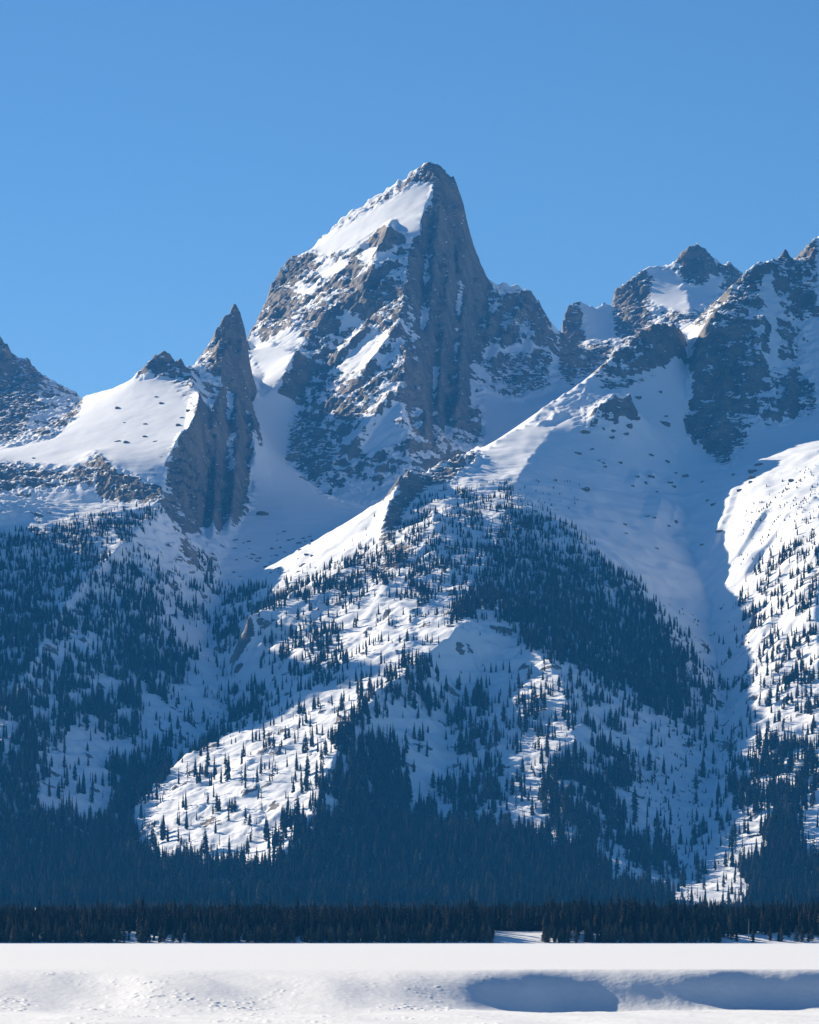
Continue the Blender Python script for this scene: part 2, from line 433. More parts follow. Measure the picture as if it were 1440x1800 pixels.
paint(rock_map, [(660,960),(760,930),(800,980),(760,1030),(650,1040)], .62, 6)
paint(rock_map, [(620,1060),(720,1060),(760,1110),(680,1120)], .55, 6)
paint(rock_map, [(230,950),(380,960),(380,1060),(300,1010)], .8, 6)
paint(rock_map, [(1080,1300),(1300,1290),(1330,1340),(1270,1370),(1180,1350),(1090,1340)], .65, 8)
paint(rock_map, [(240,1420),(400,1400),(500,1430),(460,1480),(300,1490)], .5, 8)
def stroke(m, pts, w, val):
    for (a, b) in zip(pts[:-1], pts[1:]):
        dx, dy = b[0] - a[0], b[1] - a[1]; l = math.hypot(dx, dy); nx, ny = -dy / l * w, dx / l * w
        paint(m, [(a[0] + nx, a[1] + ny), (b[0] + nx, b[1] + ny), (b[0] - nx, b[1] - ny), (a[0] - nx, a[1] - ny)], val, 2)
for q in ([(748,440),(742,520),(738,600)], [(804,490),(800,560),(796,620)], [(764,640),(760,720),(762,780)], [(786,700),(782,770)], [(828,560),(826,650),(832,720)],
          [(1350,480),(1358,560),(1362,640)], [(350,700),(360,760),(352,820)], [(400,690),(398,760),(410,830)],
          [(880,560),(930,575)], [(850,620),(960,610)], [(840,660),(930,650)]):
    stroke(rock_map, q, 6, .22)
# snow lodged on the main peak's ledges and couloirs
for pl in ([(725,440),(745,450),(755,490),(735,500)], [(800,485),(818,500),(808,560),(795,545)], [(640,440),(700,420),(690,450),(640,470)],
           [(560,470),(620,450),(600,480),(560,490)], [(720,520),(745,540),(750,580),(725,560)], [(735,640),(770,640),(760,670),(735,660)],
           [(520,505),(560,500),(550,520),(515,520)], [(600,550),(640,545),(640,575),(600,570)], [(705,560),(720,570),(715,600),(700,600)]):
    paint(rock_map, pl, .25, 3)
rock_map = np.maximum(rock_map, np.where(_mv > 1050, .14, .06))
# bare crags whatever their slope
crag_map = np.zeros((MH, MW))
for pl, v_ in (([(690,880),(735,842),(800,815),(830,812),(790,850),(745,865),(715,900),(690,960),(665,968),(672,925)], .95),
           ([(690,960),(730,950),(720,1000),(690,1010),(660,1000)], .8),
           ([(0,590),(25,630),(60,640),(80,665),(60,720),(40,770),(0,780)], .8), ([(70,665),(100,680),(90,730),(70,740)], .45),
           ([(0,812),(60,820),(130,825),(165,800),(165,850),(100,860),(0,870)], .6),
           ([(1192,462),(1200,438),(1215,424),(1240,434),(1255,456),(1245,500),(1205,502)], .9), ([(1080,512),(1100,490),(1135,472),(1150,490),(1140,530),(1150,570),(1120,600),(1080,590)], .85),
           ([(984,570),(992,545),(1022,532),(1025,600),(1010,690),(980,660)], .85), ([(1030,610),(1080,600),(1070,650),(1010,670)], .7), ([(1150,545),(1240,540),(1250,575),(1180,572)], .6), ([(1262,470),(1284,456),(1310,485),(1285,510)], .8),
           ([(900,505),(940,512),(978,600),(955,600),(905,535)], .7), ([(846,548),(960,556),(962,578),(846,570)], .6), ([(836,640),(965,615),(972,690),(900,700)], .55),
           ([(1228,610),(1300,490),(1345,460),(1335,520),(1300,560),(1340,610),(1345,690),(1310,800),(1212,762)], .5), ([(1345,460),(1440,412),(1440,470),(1380,480)], .6), ([(1380,500),(1440,490),(1440,560),(1390,550)], .5),
           ([(255,655),(335,652),(354,715),(344,742),(318,705),(290,675)], .45), ([(560,1012),(650,966),(690,960),(690,1010),(640,1040),(585,1048)], .5), ([(200,812),(285,845),(290,800),(300,780),(285,770),(265,820)], .4),
           ([(165,795),(195,815),(215,840),(285,855),(288,884),(250,886),(170,878)], .9),
           ([(230,665),(262,630),(288,612),(320,630),(335,655),(300,650),(260,655)], .85),
           ([(105,740),(132,712),(150,705),(128,735),(108,752)], .9),
           ([(1044,662),(1062,640),(1110,640),(1080,655),(1050,672)], .7), ([(1040,690),(1070,668),(1140,660),(1190,640),(1150,665),(1080,690)], .7),
           ([(1130,590),(1160,568),(1195,575),(1200,600),(1150,605)], .85),
           ([(1385,655),(1400,645),(1412,690),(1400,720),(1382,715)], .9), ([(1415,670),(1432,675),(1435,720),(1415,725)], .8),
           ([(1240,770),(1290,770),(1290,800),(1275,826),(1245,800)], .8),
           ([(285,770),(340,745),(360,720),(420,740),(440,800),(380,860),(300,860)], .4),
           ([(360,620),(400,560),(425,560),(428,640),(395,670),(350,650)], .6),
           ([(468,530),(490,485),(515,520),(510,565),(480,575)], .8), ([(512,450),(548,448),(565,475),(540,485),(510,480)], .8),
           ([(676,395),(692,395),(692,440),(665,440)], .9), ([(600,510),(690,480),(720,520),(700,560),(620,550)], .5),
           ([(740,345),(800,330),(850,480),(820,520),(775,470),(745,420)], .3), ([(505,740),(560,740),(600,790),(560,860),(505,800)], .6),
           ([(1040,1320),(1100,1310),(1110,1335),(1060,1340)], .6), ([(1195,1300),(1230,1305),(1230,1325),(1200,1320)], .6), ([(1255,1300),(1300,1305),(1290,1330),(1262,1320)], .7),
           ([(1260,1370),(1290,1345),(1300,1355),(1275,1380)], .6), ([(1255,1445),(1285,1455),(1285,1470),(1260,1460)], .6), ([(345,1440),(395,1438),(392,1452),(350,1455)], .75)):
    crag_map = np.maximum(crag_map, poly_mask(pl, 3) * v_)
smooth_map = np.zeros((MH, MW))
for pl in ([(905,840),(985,740),(1110,700),(1200,760),(1280,830),(1440,800),(1440,930),(1330,1010),(1300,1050),(1240,1080),(1160,1060),(1000,915)],
           [(390,1040),(450,700),(500,700),(510,820),(600,900),(670,900),(650,960),(520,1020)], [(150,700),(330,660),(350,720),(285,840),(180,790),(0,800)]):
    smooth_map = np.maximum(smooth_map, poly_mask(pl, 8))

tree_map = np.zeros((MH, MW))
paint(tree_map, [(0,1030),(400,1060),(600,980),(700,900),(900,850),(1000,930),(1240,1200),(1300,1020),(1440,960),(1440,1600),(0,1600)], .05, 6)
paint(tree_map, [(0,945),(60,935),(130,915),(240,900),(295,892),(235,950),(170,1020),(105,1090),(65,1150),(25,1240),(0,1290)], .75)
paint(tree_map, [(160,940),(215,945),(210,985),(165,970)], .12, 3)
paint(tree_map, [(90,1060),(140,1000),(170,1000),(120,1090),(85,1110)], .28, 3)
paint(tree_map, [(190,1000),(230,975),(275,1030),(290,1110),(345,1160),(305,1215),(290,1235),(250,1210),(200,1165),(130,1150),(100,1150),(90,1110),(150,1060)], .8)
paint(tree_map, [(100,1130),(130,1110),(170,1115),(200,1140),(170,1148),(105,1152)], .05, 2)
paint(tree_map, [(230,960),(300,1010),(385,1050),(365,1095),(300,1070),(250,1030)], .5)
paint(tree_map, [(345,970),(375,960),(395,1030),(360,1030)], .5)
paint(tree_map, [(0,1150),(100,1150),(210,1170),(245,1230),(265,1290),(215,1300),(150,1265),(100,1310),(65,1400),(0,1450)], .6, 4)
paint(tree_map, [(200,1350),(255,1330),(310,1300),(300,1350),(260,1400),(240,1430),(230,1500),(300,1530),(0,1540),(0,1420),(50,1400),(100,1460),(110,1430),(150,1460),(190,1440)], .75)
paint(tree_map, [(120,1390),(195,1370),(195,1440),(130,1440)], .06, 3)
paint(tree_map, [(375,1050),(440,1040),(540,1050),(600,1090),(600,1200),(520,1190),(470,1160),(380,1150)], .22, 4)
paint(tree_map, [(380,1100),(600,1110),(600,1135),(380,1130)], .55, 3)
paint(tree_map, [(400,1040),(560,1030),(600,1060),(500,1075),(400,1065)], .55, 3)
paint(tree_map, [(400,1210),(450,1190),(460,1250),(400,1270)], .5, 3)
paint(tree_map, [(520,1130),(600,1110),(610,1160),(560,1190),(530,1170)], .4, 3)
paint(tree_map, [(740,870),(900,855),(905,930),(870,1010),(800,1050),(720,1060),(640,1010),(690,940)], .46, 4)
paint(tree_map, [(545,1035),(655,962),(700,970),(690,1020),(620,1065)], .5, 4)
paint(tree_map, [(800,870),(905,858),(905,900),(850,920),(790,930)], .45, 4)
paint(tree_map, [(870,960),(905,880),(950,905),(1000,930),(1050,975),(1110,1020),(1160,1085),(1205,1140),(1240,1200),(1247,1250),(1215,1275),(1150,1255),(1080,1205),(980,1155),(910,1125),(880,1100),(860,1090),(770,1088),(830,1050)], 1.0, 3)
paint(tree_map, [(840,1065),(875,1075),(870,1095),(830,1088)], .08, 2)
paint(tree_map, [(970,950),(1010,945),(1005,970),(975,970)], .2, 2)
paint(tree_map, [(555,1400),(570,1330),(600,1290),(640,1230),(690,1180),(740,1158),(770,1170),(720,1230),(680,1260),(640,1300),(600,1390),(530,1470),(480,1500),(470,1490)], .45, 3)
paint(tree_map, [(610,1320),(650,1290),(700,1330),(718,1400),(700,1440),(650,1440),(605,1420)], .95, 3)
paint(tree_map, [(690,1180),(770,1180),(800,1260),(740,1260),(690,1230)], .4, 4)
paint(tree_map, [(800,1260),(850,1205),(870,1300),(862,1345),(810,1325)], .6, 3)
paint(tree_map, [(905,1240),(960,1200),(970,1300),(920,1320)], .35, 4)
paint(tree_map, [(780,1390),(870,1350),(880,1420),(800,1440)], .45, 4)
paint(tree_map, [(950,1340),(1080,1310),(1115,1340),(1105,1400),(1085,1490),(1000,1490),(955,1410)], .6, 4)
paint(tree_map, [(980,1200),(1080,1210),(1120,1260),(1060,1300),(990,1280)], .2, 4)
paint(tree_map, [(1090,1470),(1170,1480),(1190,1540),(1110,1530)], .5, 3)
paint(tree_map, [(1150,1060),(1215,1130),(1250,1220),(1230,1300),(1200,1280),(1215,1180)], .3, 4)
paint(tree_map, [(1300,1040),(1345,1070),(1330,1110),(1300,1080)], .6, 3)
paint(tree_map, [(1330,1000),(1380,940),(1440,920),(1440,1090),(1360,1085),(1335,1050)], .42, 3)
paint(tree_map, [(1345,1130),(1440,1080),(1440,1250),(1380,1260),(1340,1190)], .28, 4)
paint(tree_map, [(1290,1390),(1340,1300),(1440,1310),(1440,1400),(1380,1440),(1300,1425)], .5, 4)
paint(tree_map, [(1330,1540),(1350,1440),(1400,1420),(1410,1540)], .8, 3)
paint(tree_map, [(1290,1530),(1340,1520),(1440,1510),(1440,1610),(1310,1610),(1330,1570)], .9, 3)
paint(tree_map, [(0,1520),(100,1505),(160,1480),(230,1490),(300,1525),(380,1527),(465,1540),(540,1455),(600,1425),(700,1425),(780,1445),(850,1455),(960,1475),(1040,1505),(1085,1560),(1180,1592),(1190,1615),(0,1615)], 1.0, 3)
paint(tree_map, [(360,1550),(415,1555),(420,1580),(370,1580)], .15, 2)
paint(tree_map, [(1190,1560),(1290,1530),(1330,1570),(1300,1592),(1190,1592)], .02, 2)
paint(tree_map, [(880,620),(1240,1000),(1215,960),(1215,1090),(1110,1010),(1000,915),(905,860)], 0.0, 3)

Vc = np.clip(V, 0, 1800)
visible = hid < 3.0
rk = sample(rock_map, UU, Vc)
alt = ZZ
slope_fb = np.clip((alt - 900) / 600, 0, 1) * .5 + .15
rk = np.where(visible, rk, np.where(hid < 60, np.maximum(rk * .7, slope_fb * .8), slope_fb))

# ------------------------------------------------------------------ relief
high = sstep(850, 1020, ZZ)
Yb = sstep(5500, 6300, YY)
wx = XX + 25 * fbm(XX / 120, YY / 120, 3, 1); wy = YY + 25 * fbm(XX / 120 + 31, YY / 120, 3, 2)
sb_x = np.gradient(ZZ, axis=1) / np.gradient(XX, axis=1); sb_y = np.gradient(ZZ, axis=0) / np.gradient(YY, axis=0)
steep = np.clip(blur(np.hypot(sb_x, sb_y), 3), .7, 1.7)
crest = blur(crest_at(UU, YY), 2)
wy = wy + .9 * ZZ * sstep(850, 1050, ZZ)
big = fbm(wx / 170, wy / 170, 3, 3)
dcr = (wx * .80 - wy * .60); dal = (wx * .60 + wy * .80)
diag = ridged(dcr / 62, dal / 260, 4, 53)              # ramps that climb to the right
rib = ridged(wx / 70, wy / 190, 4, 4)                     # ribs and couloirs that run down the face
crag = ridged(wx / 32, wy / 40, 4, 5)
small = fbm(XX / 14, (YY + ZZ) / 14, 3, 6)
cg = np.where(visible, sample(crag_map, UU, Vc), 0)
sm = np.where(visible, sample(smooth_map, UU, Vc), 0)
outc = sstep(.22, .5, fbm(XX / 48 + 9, YY / 44, 3, 55)) * Yb * (1 - high) * (1 - sm)     # scattered outcrops
rk = np.clip(np.maximum(rk, .85 * cg) + .5 * outc, 0, 1)
cg = np.maximum(cg, .9 * outc)
rr = sstep(.25, .75, rk)
amp = rr * high
Zd = ZZ + Yb * (1 - rr) * (5.0 * big + 1.2 * fbm(XX / 40, YY / 55, 3, 8)) * np.where(high > .5, .45, 1.0)
rel = (1 - .75 * crest) * (12 * rib + 15 * diag + 9 * ridged(wx / 27, wy / 75, 3, 56) * sstep(700, 760, UU) * (1 - sstep(980, 1000, UU)) + 6 * big) + 10 * crag * (1 - .3 * crest) + 2.5 * small + (3 + 3 * crest) * ridged(XX / 13, (YY + ZZ) / 19, 2, 51)
rel = rel - rel[amp > .5].mean() * (1 - .5 * crest)
Zd += amp * (.55 + .45 * steep) * rel
# ledges: the beds dip to the left
bed = (ZZ + .35 * XX + 14 * fbm(wx / 90, wy / 90, 3, 9)) / 30.0
led = bed - np.floor(bed)
Zd += amp * 5.0 * (.6 + pnoise(wx / 60, wy / 60, 52)) * (np.where(led < .7, led / .7, (1 - led) / .3) - .5)
# rolling ledges and hollows of the foothills
low = Yb * (1 - high) * (1 - .8 * sm)
Zd += low * (4.5 * (ridged(wx / 120, wy / 75, 3, 12) - .2) + 3.0 * fbm(XX / 34, YY / 22, 4, 13) + 4.0 * ridged(XX / 28, YY / 17, 3, 16) * sstep(-.2, .35, fbm(XX / 90, YY / 90, 2, 17)) + rr * 6 * crag + .5 * small)
bed2 = (ZZ + .04 * XX + 10 * fbm(wx / 80, wy / 80, 3, 14)) / 26.0
l2 = bed2 - np.floor(bed2)
Zd += low * 4.0 * (np.where(l2 < .75, l2 / .75, (1 - l2) / .25) - .5)
Zd += sstep(2300, 2330, YY) * (1 - sstep(5200, 5600, YY)) * .8 * fbm(XX / 40, YY / 40, 3, 15)
ZZ = Zd
V, hid = vis_rows(ZZ)
visible = hid < 3.0

dzdx = np.gradient(ZZ, axis=1) / np.gradient(XX, axis=1)
dzdy = np.gradient(ZZ, axis=0) / np.gradient(YY, axis=0)
# slope along y at constant u also moves x: remove that share
dzdy = dzdy - dzdx * (UU - CX) / F
slope = np.hypot(dzdx, dzdy)
slope_w = blur(slope, 2)
slope_m = .45 * slope + .55 * slope_w
thr = 2.05 - .18 * high - 1.15 * rk
streak = fbm(wx / 12, (YY + ZZ) / 80, 3, 24)
band = fbm(wx / 100, (ZZ + .3 * XX + 8 * fbm(wx / 70, wy / 70, 2, 26)) / 10.0, 3, 25)
rockv = sstep(-.26, .26, .85 * slope_w + .15 * slope - thr + .38 * fbm(wx / 60, wy / 75, 4, 22) + high * (.5 * streak + .6 * band))
rockv = np.maximum(rockv, cg * sstep(-.35, .1, slope - .55 + .5 * fbm(XX / 22, YY / 30, 4, 23)))
rockv *= sstep(5600, 6000, YY)

# ------------------------------------------------------------------ materials
def new_mat(name):
    m = bpy.data.materials.new(name); m.use_nodes = True
    nt = m.node_tree; b = nt.nodes['Principled BSDF']
    return m, nt, b
def ramp(nt, stops):
    r = nt.nodes.new('ShaderNodeValToRGB')
    while len(r.color_ramp.elements) > 1: r.color_ramp.elements.remove(r.color_ramp.elements[-1])
    for i, (p, c) in enumerate(stops):
        e = r.color_ramp.elements[0] if i == 0 else r.color_ramp.elements.new(p)
        e.position = p; e.color = (*c, 1)
    return r
SNOW = (0.88, 0.89, 0.91)
def mountain_mat():
    m, nt, b = new_mat('snow_and_rock')
    geo = nt.nodes.new('ShaderNodeNewGeometry')
    at = nt.nodes.new('ShaderNodeAttribute'); at.attribute_name = 'rock'
    def noise(scale, det, vec=None, sc=(1, 1, 1)):
        mp = nt.nodes.new('ShaderNodeMapping'); mp.inputs['Scale'].default_value = sc
        nt.links.new(geo.outputs['Position'], mp.inputs[0])
        n = nt.nodes.new('ShaderNodeTexNoise'); n.inputs['Scale'].default_value = scale; n.inputs['Detail'].default_value = det
        nt.links.new(mp.outputs[0], n.inputs['Vector']); return n
    n1 = noise(.085, 6, sc=(.7, .7, 2.2)); n2 = noise(.02, 4, sc=(1, 1, .5)); n3 = noise(.35, 3)
    # ragged border between snow and rock
    c0 = nt.nodes.new('ShaderNodeMath'); c0.operation = 'SUBTRACT'; c0.inputs[1].default_value = .5
    nt.links.new(n1.outputs[0], c0.inputs[0])
    k0 = nt.nodes.new('ShaderNodeMath'); k0.operation = 'MULTIPLY_ADD'; k0.inputs[1].default_value = 2.3; k0.inputs[2].default_value = .55
    nt.links.new(at.outputs['Fac'], k0.inputs[0])
    a = nt.nodes.new('ShaderNodeMath'); a.operation = 'MULTIPLY'
    nt.links.new(c0.outputs[0], a.inputs[0]); nt.links.new(k0.outputs[0], a.inputs[1])
    s = nt.nodes.new('ShaderNodeMath'); s.operation = 'ADD'
    nt.links.new(a.outputs[0], s.inputs[0]); nt.links.new(at.outputs['Fac'], s.inputs[1])
    mr = nt.nodes.new('ShaderNodeMapRange'); mr.interpolation_type = 'SMOOTHSTEP'
    mr.inputs[1].default_value = .42; mr.inputs[2].default_value = .58
    nt.links.new(s.outputs[0], mr.inputs[0])
    rc = ramp(nt, [(.3, (.13, .118, .112)), (.5, (.21, .188, .168)), (.68, (.30, .25, .21)), (.8, (.24, .22, .21))])
    nt.links.new(n2.outputs[0], rc.inputs[0])
    rc2 = ramp(nt, [(.3, (.55, .55, .55)), (.7, (1.15, 1.12, 1.1))])
    nt.links.new(n3.outputs[0], rc2.inputs[0])
    mul = nt.nodes.new('ShaderNodeMix'); mul.data_type = 'RGBA'; mul.blend_type = 'MULTIPLY'; mul.inputs[0].default_value = 1
    nt.links.new(rc.outputs[0], mul.inputs[6]); nt.links.new(rc2.outputs[0], mul.inputs[7])
    mx = nt.nodes.new('ShaderNodeMix'); mx.data_type = 'RGBA'
    nt.links.new(mr.outputs[0], mx.inputs[0]); mx.inputs[6].default_value = (*SNOW, 1); nt.links.new(mul.outputs[2], mx.inputs[7])
    nt.links.new(mx.outputs[2], b.inputs['Base Color'])
    b.inputs['Roughness'].default_value = .8; b.inputs['Specular IOR Level'].default_value = .15
    bp = nt.nodes.new('ShaderNodeBump'); bp.inputs['Strength'].default_value = .9
    dm = nt.nodes.new('ShaderNodeMapRange'); dm.inputs[3].default_value = .5; dm.inputs[4].default_value = 4.0
    nt.links.new(mr.outputs[0], dm.inputs[0])
    h = nt.nodes.new('ShaderNodeMath'); h.operation = 'MULTIPLY'
    nt.links.new(n1.outputs[0], h.inputs[0]); nt.links.new(dm.outputs[0], h.inputs[1])
    bp.inputs['Distance'].default_value = 1.0
    nt.links.new(h.outputs[0], bp.inputs['Height']); nt.links.new(bp.outputs[0], b.inputs['Normal'])
    return m
def snow_mat():
    m, nt, b = new_mat('wind_packed_snow')
    geo = nt.nodes.new('ShaderNodeNewGeometry')
    n = nt.nodes.new('ShaderNodeTexNoise'); n.inputs['Scale'].default_value = 1.3; n.inputs['Detail'].default_value = 6
    nt.links.new(geo.outputs['Position'], n.inputs['Vector'])
    c = ramp(nt, [(.3, (.83, .84, .86)), (.7, (.88, .885, .90))])
    nt.links.new(n.outputs[0], c.inputs[0]); nt.links.new(c.outputs[0], b.inputs['Base Color'])
    b.inputs['Roughness'].default_value = .65; b.inputs['Specular IOR Level'].default_value = .2
    bp = nt.nodes.new('ShaderNodeBump'); bp.inputs['Strength'].default_value = .25; bp.inputs['Distance'].default_value = .25
    nt.links.new(n.outputs[0], bp.inputs['Height']); nt.links.new(bp.outputs[0], b.inputs['Normal'])
    return m
def needle_mat(name, c0, c1, c2):
    m, nt, b = new_mat(name)
    oi = nt.nodes.new('ShaderNodeObjectInfo')
    r = ramp(nt, [(0, c0), (.72, c1), (1, c2)])
    nt.links.new(oi.outputs['Random'], r.inputs[0])
    nt.links.new(r.outputs[0], b.inputs['Base Color'])
    b.inputs['Roughness'].default_value = .9; b.inputs['Specular IOR Level'].default_value = .03
    return m
def plain_mat(name, c, rough=.9):
    m, nt, b = new_mat(name)
    geo = nt.nodes.new('ShaderNodeNewGeometry')
    n = nt.nodes.new('ShaderNodeTexNoise'); n.inputs['Scale'].default_value = 3.0
    nt.links.new(geo.outputs['Position'], n.inputs['Vector'])
    r = ramp(nt, [(.3, tuple(x * .7 for x in c)), (.7, tuple(x * 1.25 for x in c))])
    nt.links.new(n.outputs[0], r.inputs[0]); nt.links.new(r.outputs[0], b.inputs['Base Color'])
    b.inputs['Roughness'].default_value = rough
    return m
M_mtn, M_snow = mountain_mat(), snow_mat()
M_bark = plain_mat('conifer_bark', (.045, .034, .027))
M_grey = plain_mat('weathered_dead_wood', (.22, .20, .18))
M_spruce = needle_mat('spruce_needles', (.004, .010, .010), (.016, .023, .019), (.095, .072, .054))
M_pine = needle_mat('pine_needles', (.008, .014, .010), (.030, .036, .024), (.10, .085, .058))

M_young = needle_mat('young_pine_needles', (.045, .054, .036), (.065, .072, .048), (.10, .098, .066))

def grid_object(name, X, Y, Z, mat, attr=None):
    ny, nx = X.shape
    me = bpy.data.meshes.new(name)
    co = np.stack([X, Y, Z], -1).reshape(-1, 3).astype(np.float32)
    idx = np.arange(ny * nx, dtype=np.int32).reshape(ny, nx)
    q = np.stack([idx[:-1, :-1], idx[:-1, 1:], idx[1:, 1:], idx[1:, :-1]], -1).reshape(-1, 4)
    me.vertices.add(len(co)); me.vertices.foreach_set('co', co.ravel())
    me.loops.add(q.size); me.loops.foreach_set('vertex_index', q.ravel())
    me.polygons.add(len(q)); me.polygons.foreach_set('loop_start', np.arange(0, q.size, 4, dtype=np.int32))
    me.polygons.foreach_set('use_smooth', np.ones(len(q), bool))
    me.update(calc_edges=True)
    if attr:
        for k, v in attr.items():
            a = me.attributes.new(k, 'FLOAT', 'POINT'); a.data.foreach_set('value', v.ravel().astype(np.float32))
    me.materials.append(mat)
    o = bpy.data.objects.new(name, me); col.objects.link(o)
    return o

i1 = int(np.searchsorted(yrow, 5700)); i2 = int(np.searchsorted(yrow, 11250))
for nm, a, b_, lab in (('valley_floor', 0, i1 + 1, 'snowy valley floor under the dark conifer forest below the mountain'),
                       ('mountain', i1, i2 + 1, 'snow and rock mountain with a steep pointed main summit and forested foot'),
                       ('distant_peaks', i2, len(yrow), 'hazy craggy peaks behind the main mountain')):
    o = grid_object(nm, XX[a:b_], YY[a:b_], ZZ[a:b_], M_mtn, {'rock': rockv[a:b_]})
    tag(o, lab, 'mountain' if a else 'valley', kind='structure')

# ------------------------------------------------------------------ the snow plain in front
fu = np.concatenate([np.linspace(-2600, -40, 46)[:-1], np.arange(-40, 1480, 2.0), np.linspace(1480, 4000, 46)])
fy = np.concatenate([np.array([-120, -60, 0.0]) , np.arange(20, 290, 15.0), np.arange(290, 335, 1.0), np.arange(335, 425, .28), np.arange(425, 520, 4), np.linspace(520, 2300, 60)])
FU, FY = np.meshgrid(fu, fy)
FX = (FU - CX) / F * np.maximum(FY, 150.0)
plain = np.interp(FY, [380, 450, 2300], [-2.93, -2.95, -2.63])
plain = plain + .05 * fbm(FX / 30, FY / 60, 2, 30)
floor = np.interp(FY, [0, 200, 420], [-1.75, -6.2, -6.35]) + .06 * fbm(FX / 8, FY / 8, 2, 31)
floor = floor - np.interp(FU, [-2600, 820, 900, 970, 1040, 1120, 1250, 1400, 1600, 4000], [0, 0, .35, .95, 1.0, .85, .5, .45, .4, 0]) * np.exp(-((FY - 387) / 16) ** 2)
ku  = [-2600, 0, 150, 300, 450, 600, 720, 800, 860, 930, 1000, 1080, 1140, 1200, 1250, 1300, 1380, 1440, 1600, 4000]
edg = [398, 398, 401, 397, 400, 398, 397, 398, 400, 402, 402, 402, 401, 400.5, 401, 402.5, 404, 404, 404, 398]     # brink of the bank
wid = [55, 55, 48, 58, 52, 55, 46, 38, 27, 16, 10, 9.6, 9.9, 10.9, 10.3, 9.3, 8.5, 8.5, 10, 50]                           # run of the bank
def smooth1(ys, w=62):
    g = np.arange(-2600, 4001, 2.0); a = np.interp(g, ku, ys)
    k = np.hanning(w * 2 + 1); k /= k.sum()
    a = np.convolve(np.pad(a, w, mode='edge'), k, 'valid')
    return np.interp(FU, g, a)
Ed = smooth1(edg) + sstep(780, 900, FU) * (.4 * fbm(FX / 9, FY / 60, 2, 39) + .2 * fbm(FX / 4 + FY / 9, FY / 12, 2, 40)) + 1.5 * fbm(FX / 9, FX * 0 + 3, 2, 33)
Wd = smooth1(wid)
t = np.clip((Ed - FY) / Wd, 0, 1.0)
prof = np.where(t < .5, 2 * t * t, 1 - 2 * (1 - t) ** 2)
gz = plain + (floor - plain) * prof
near = sstep(270, 300, FY) * (1 - sstep(405, 440, FY))
on_bank = np.clip(prof * 6, 0, 1)
rough_side = 1 - .7 * sstep(830, 950, FU)
# sastrugi: short wind-cut ledges that drop towards the camera
patch = sstep(-.05, .45, fbm(FX / 9, FY / 16, 3, 35)) + .12
tt = FY / 2.3 + .16 * FX + 1.1 * fbm(FX / 1.9, FY / 8, 3, 36)
fr = tt - np.floor(tt)
saw = np.where(fr < .18, fr / .18, (1 - fr) / .82)
brk = sstep(0, .4, fbm(FX / .75, FY / 2.6, 2, 34))
gz = gz + near * on_bank * rough_side * patch * brk * .11 * saw + near * .02 * fbm(FX / 1.6, FY / 4, 3, 37)
gz = gz + near * on_bank * .24 * fbm(FX / 8 + FY / 26, FY / 20, 2, 38)
o = grid_object('snow_field', FX, FY, gz, M_snow)
tag(o, 'flat sunlit snow field with a wind-carved bank in front of the forest', 'snow', kind='structure')

# ------------------------------------------------------------------ conifers
def conifer_mesh(seed, R, whorls, nb, droop, lo, power, bare=0.0, tuft=.5):
    """unit-height conifer: crown verts/faces and trunk verts/faces"""
    r = random.Random(seed)
    cv, cf = [], []
    for k in range(whorls):
        t = lo + (1 - lo) * (k / (whorls - .3)) ** .92
        rad = R * (1 - (t - lo) / (1 - lo)) ** power * r.uniform(.78, 1.18) + .008
        if t - lo < .08: rad *= .75 + 3.1 * (t - lo)
        a0 = r.uniform(0, 6.28)
        for b in range(nb):
            if r.random() < bare: continue
            a = a0 + 6.283 * b / nb + r.uniform(-.35, .35)
            q = rad * r.uniform(.65, 1.25)
            dz = -droop * q * r.uniform(.6, 1.3)
            ca, sa = math.cos(a), math.sin(a)
            w = q * tuft * r.uniform(.7, 1.1) + .004
            z = t + r.uniform(-.012, .012)
            i = len(cv)
            m = .55
            cv += [(0, 0, z + .02), (ca * q * m - sa * w * .5, sa * q * m + ca * w * .5, z + dz * m - .012),
                   (ca * q, sa * q, z + dz), (ca * q * m + sa * w * .5, sa * q * m - ca * w * .5, z + dz * m - .012),
                   (ca * q * .5, sa * q * .5, z + dz * .2 + .03 * (1 - t) + .012)]
            cf += [(i, i + 1, i + 4), (i + 1, i + 2, i + 4), (i + 2, i + 3, i + 4), (i + 3, i, i + 4)]
    # leader
    i = len(cv)
    cv += [(.008, 0, .95), (-.005, .007, .95), (-.004, -.007, .95), (0, 0, 1.02)]
    cf += [(i, i + 1, i + 3), (i + 1, i + 2, i + 3), (i + 2, i, i + 3)]
    tv, tf = [], []
    rings = [(-.06, .016), (.0, .014), (.35, .010), (.7, .006), (.97, .002)]
    for (z, q) in rings:
        for s in range(5):
            a = 6.283 * s / 5
            tv.append((q * math.cos(a), q * math.sin(a), z))
    for k in range(len(rings) - 1):
        for s in range(5):
            tf.append((k * 5 + s, k * 5 + (s + 1) % 5, k * 5 + 5 + (s + 1) % 5, k * 5 + 5 + s))
    return (cv, cf), (tv, tf)
SPEC = [  # seed, R, whorls, nb, droop, lo, power, bare, tuft, material
    (1, .115, 22, 6, .75, .03, .85, .06, .62, M_spruce),
    (2, .135, 20, 6, .65, .03, .80, .08, .62, M_spruce),
    (3, .095, 24, 5, .90, .05, .75, .10, .70, M_spruce),
    (4, .160, 17, 7, .30, .04, .62, .08, .66, M_pine),
    (5, .200, 15, 7, .25, .02, .58, .08, .66, M_young),
    (6, .085, 16, 4, .55, .16, .60, .45, .45, M_spruce),       # sparse, thin top
]
TPL = [conifer_mesh(*s[:9]) for s in SPEC]
def mesh_from(name, vf, mat):
    me = bpy.data.meshes.new(name); me.from_pydata(vf[0], [], vf[1]); me.materials.append(mat); me.update(); return me
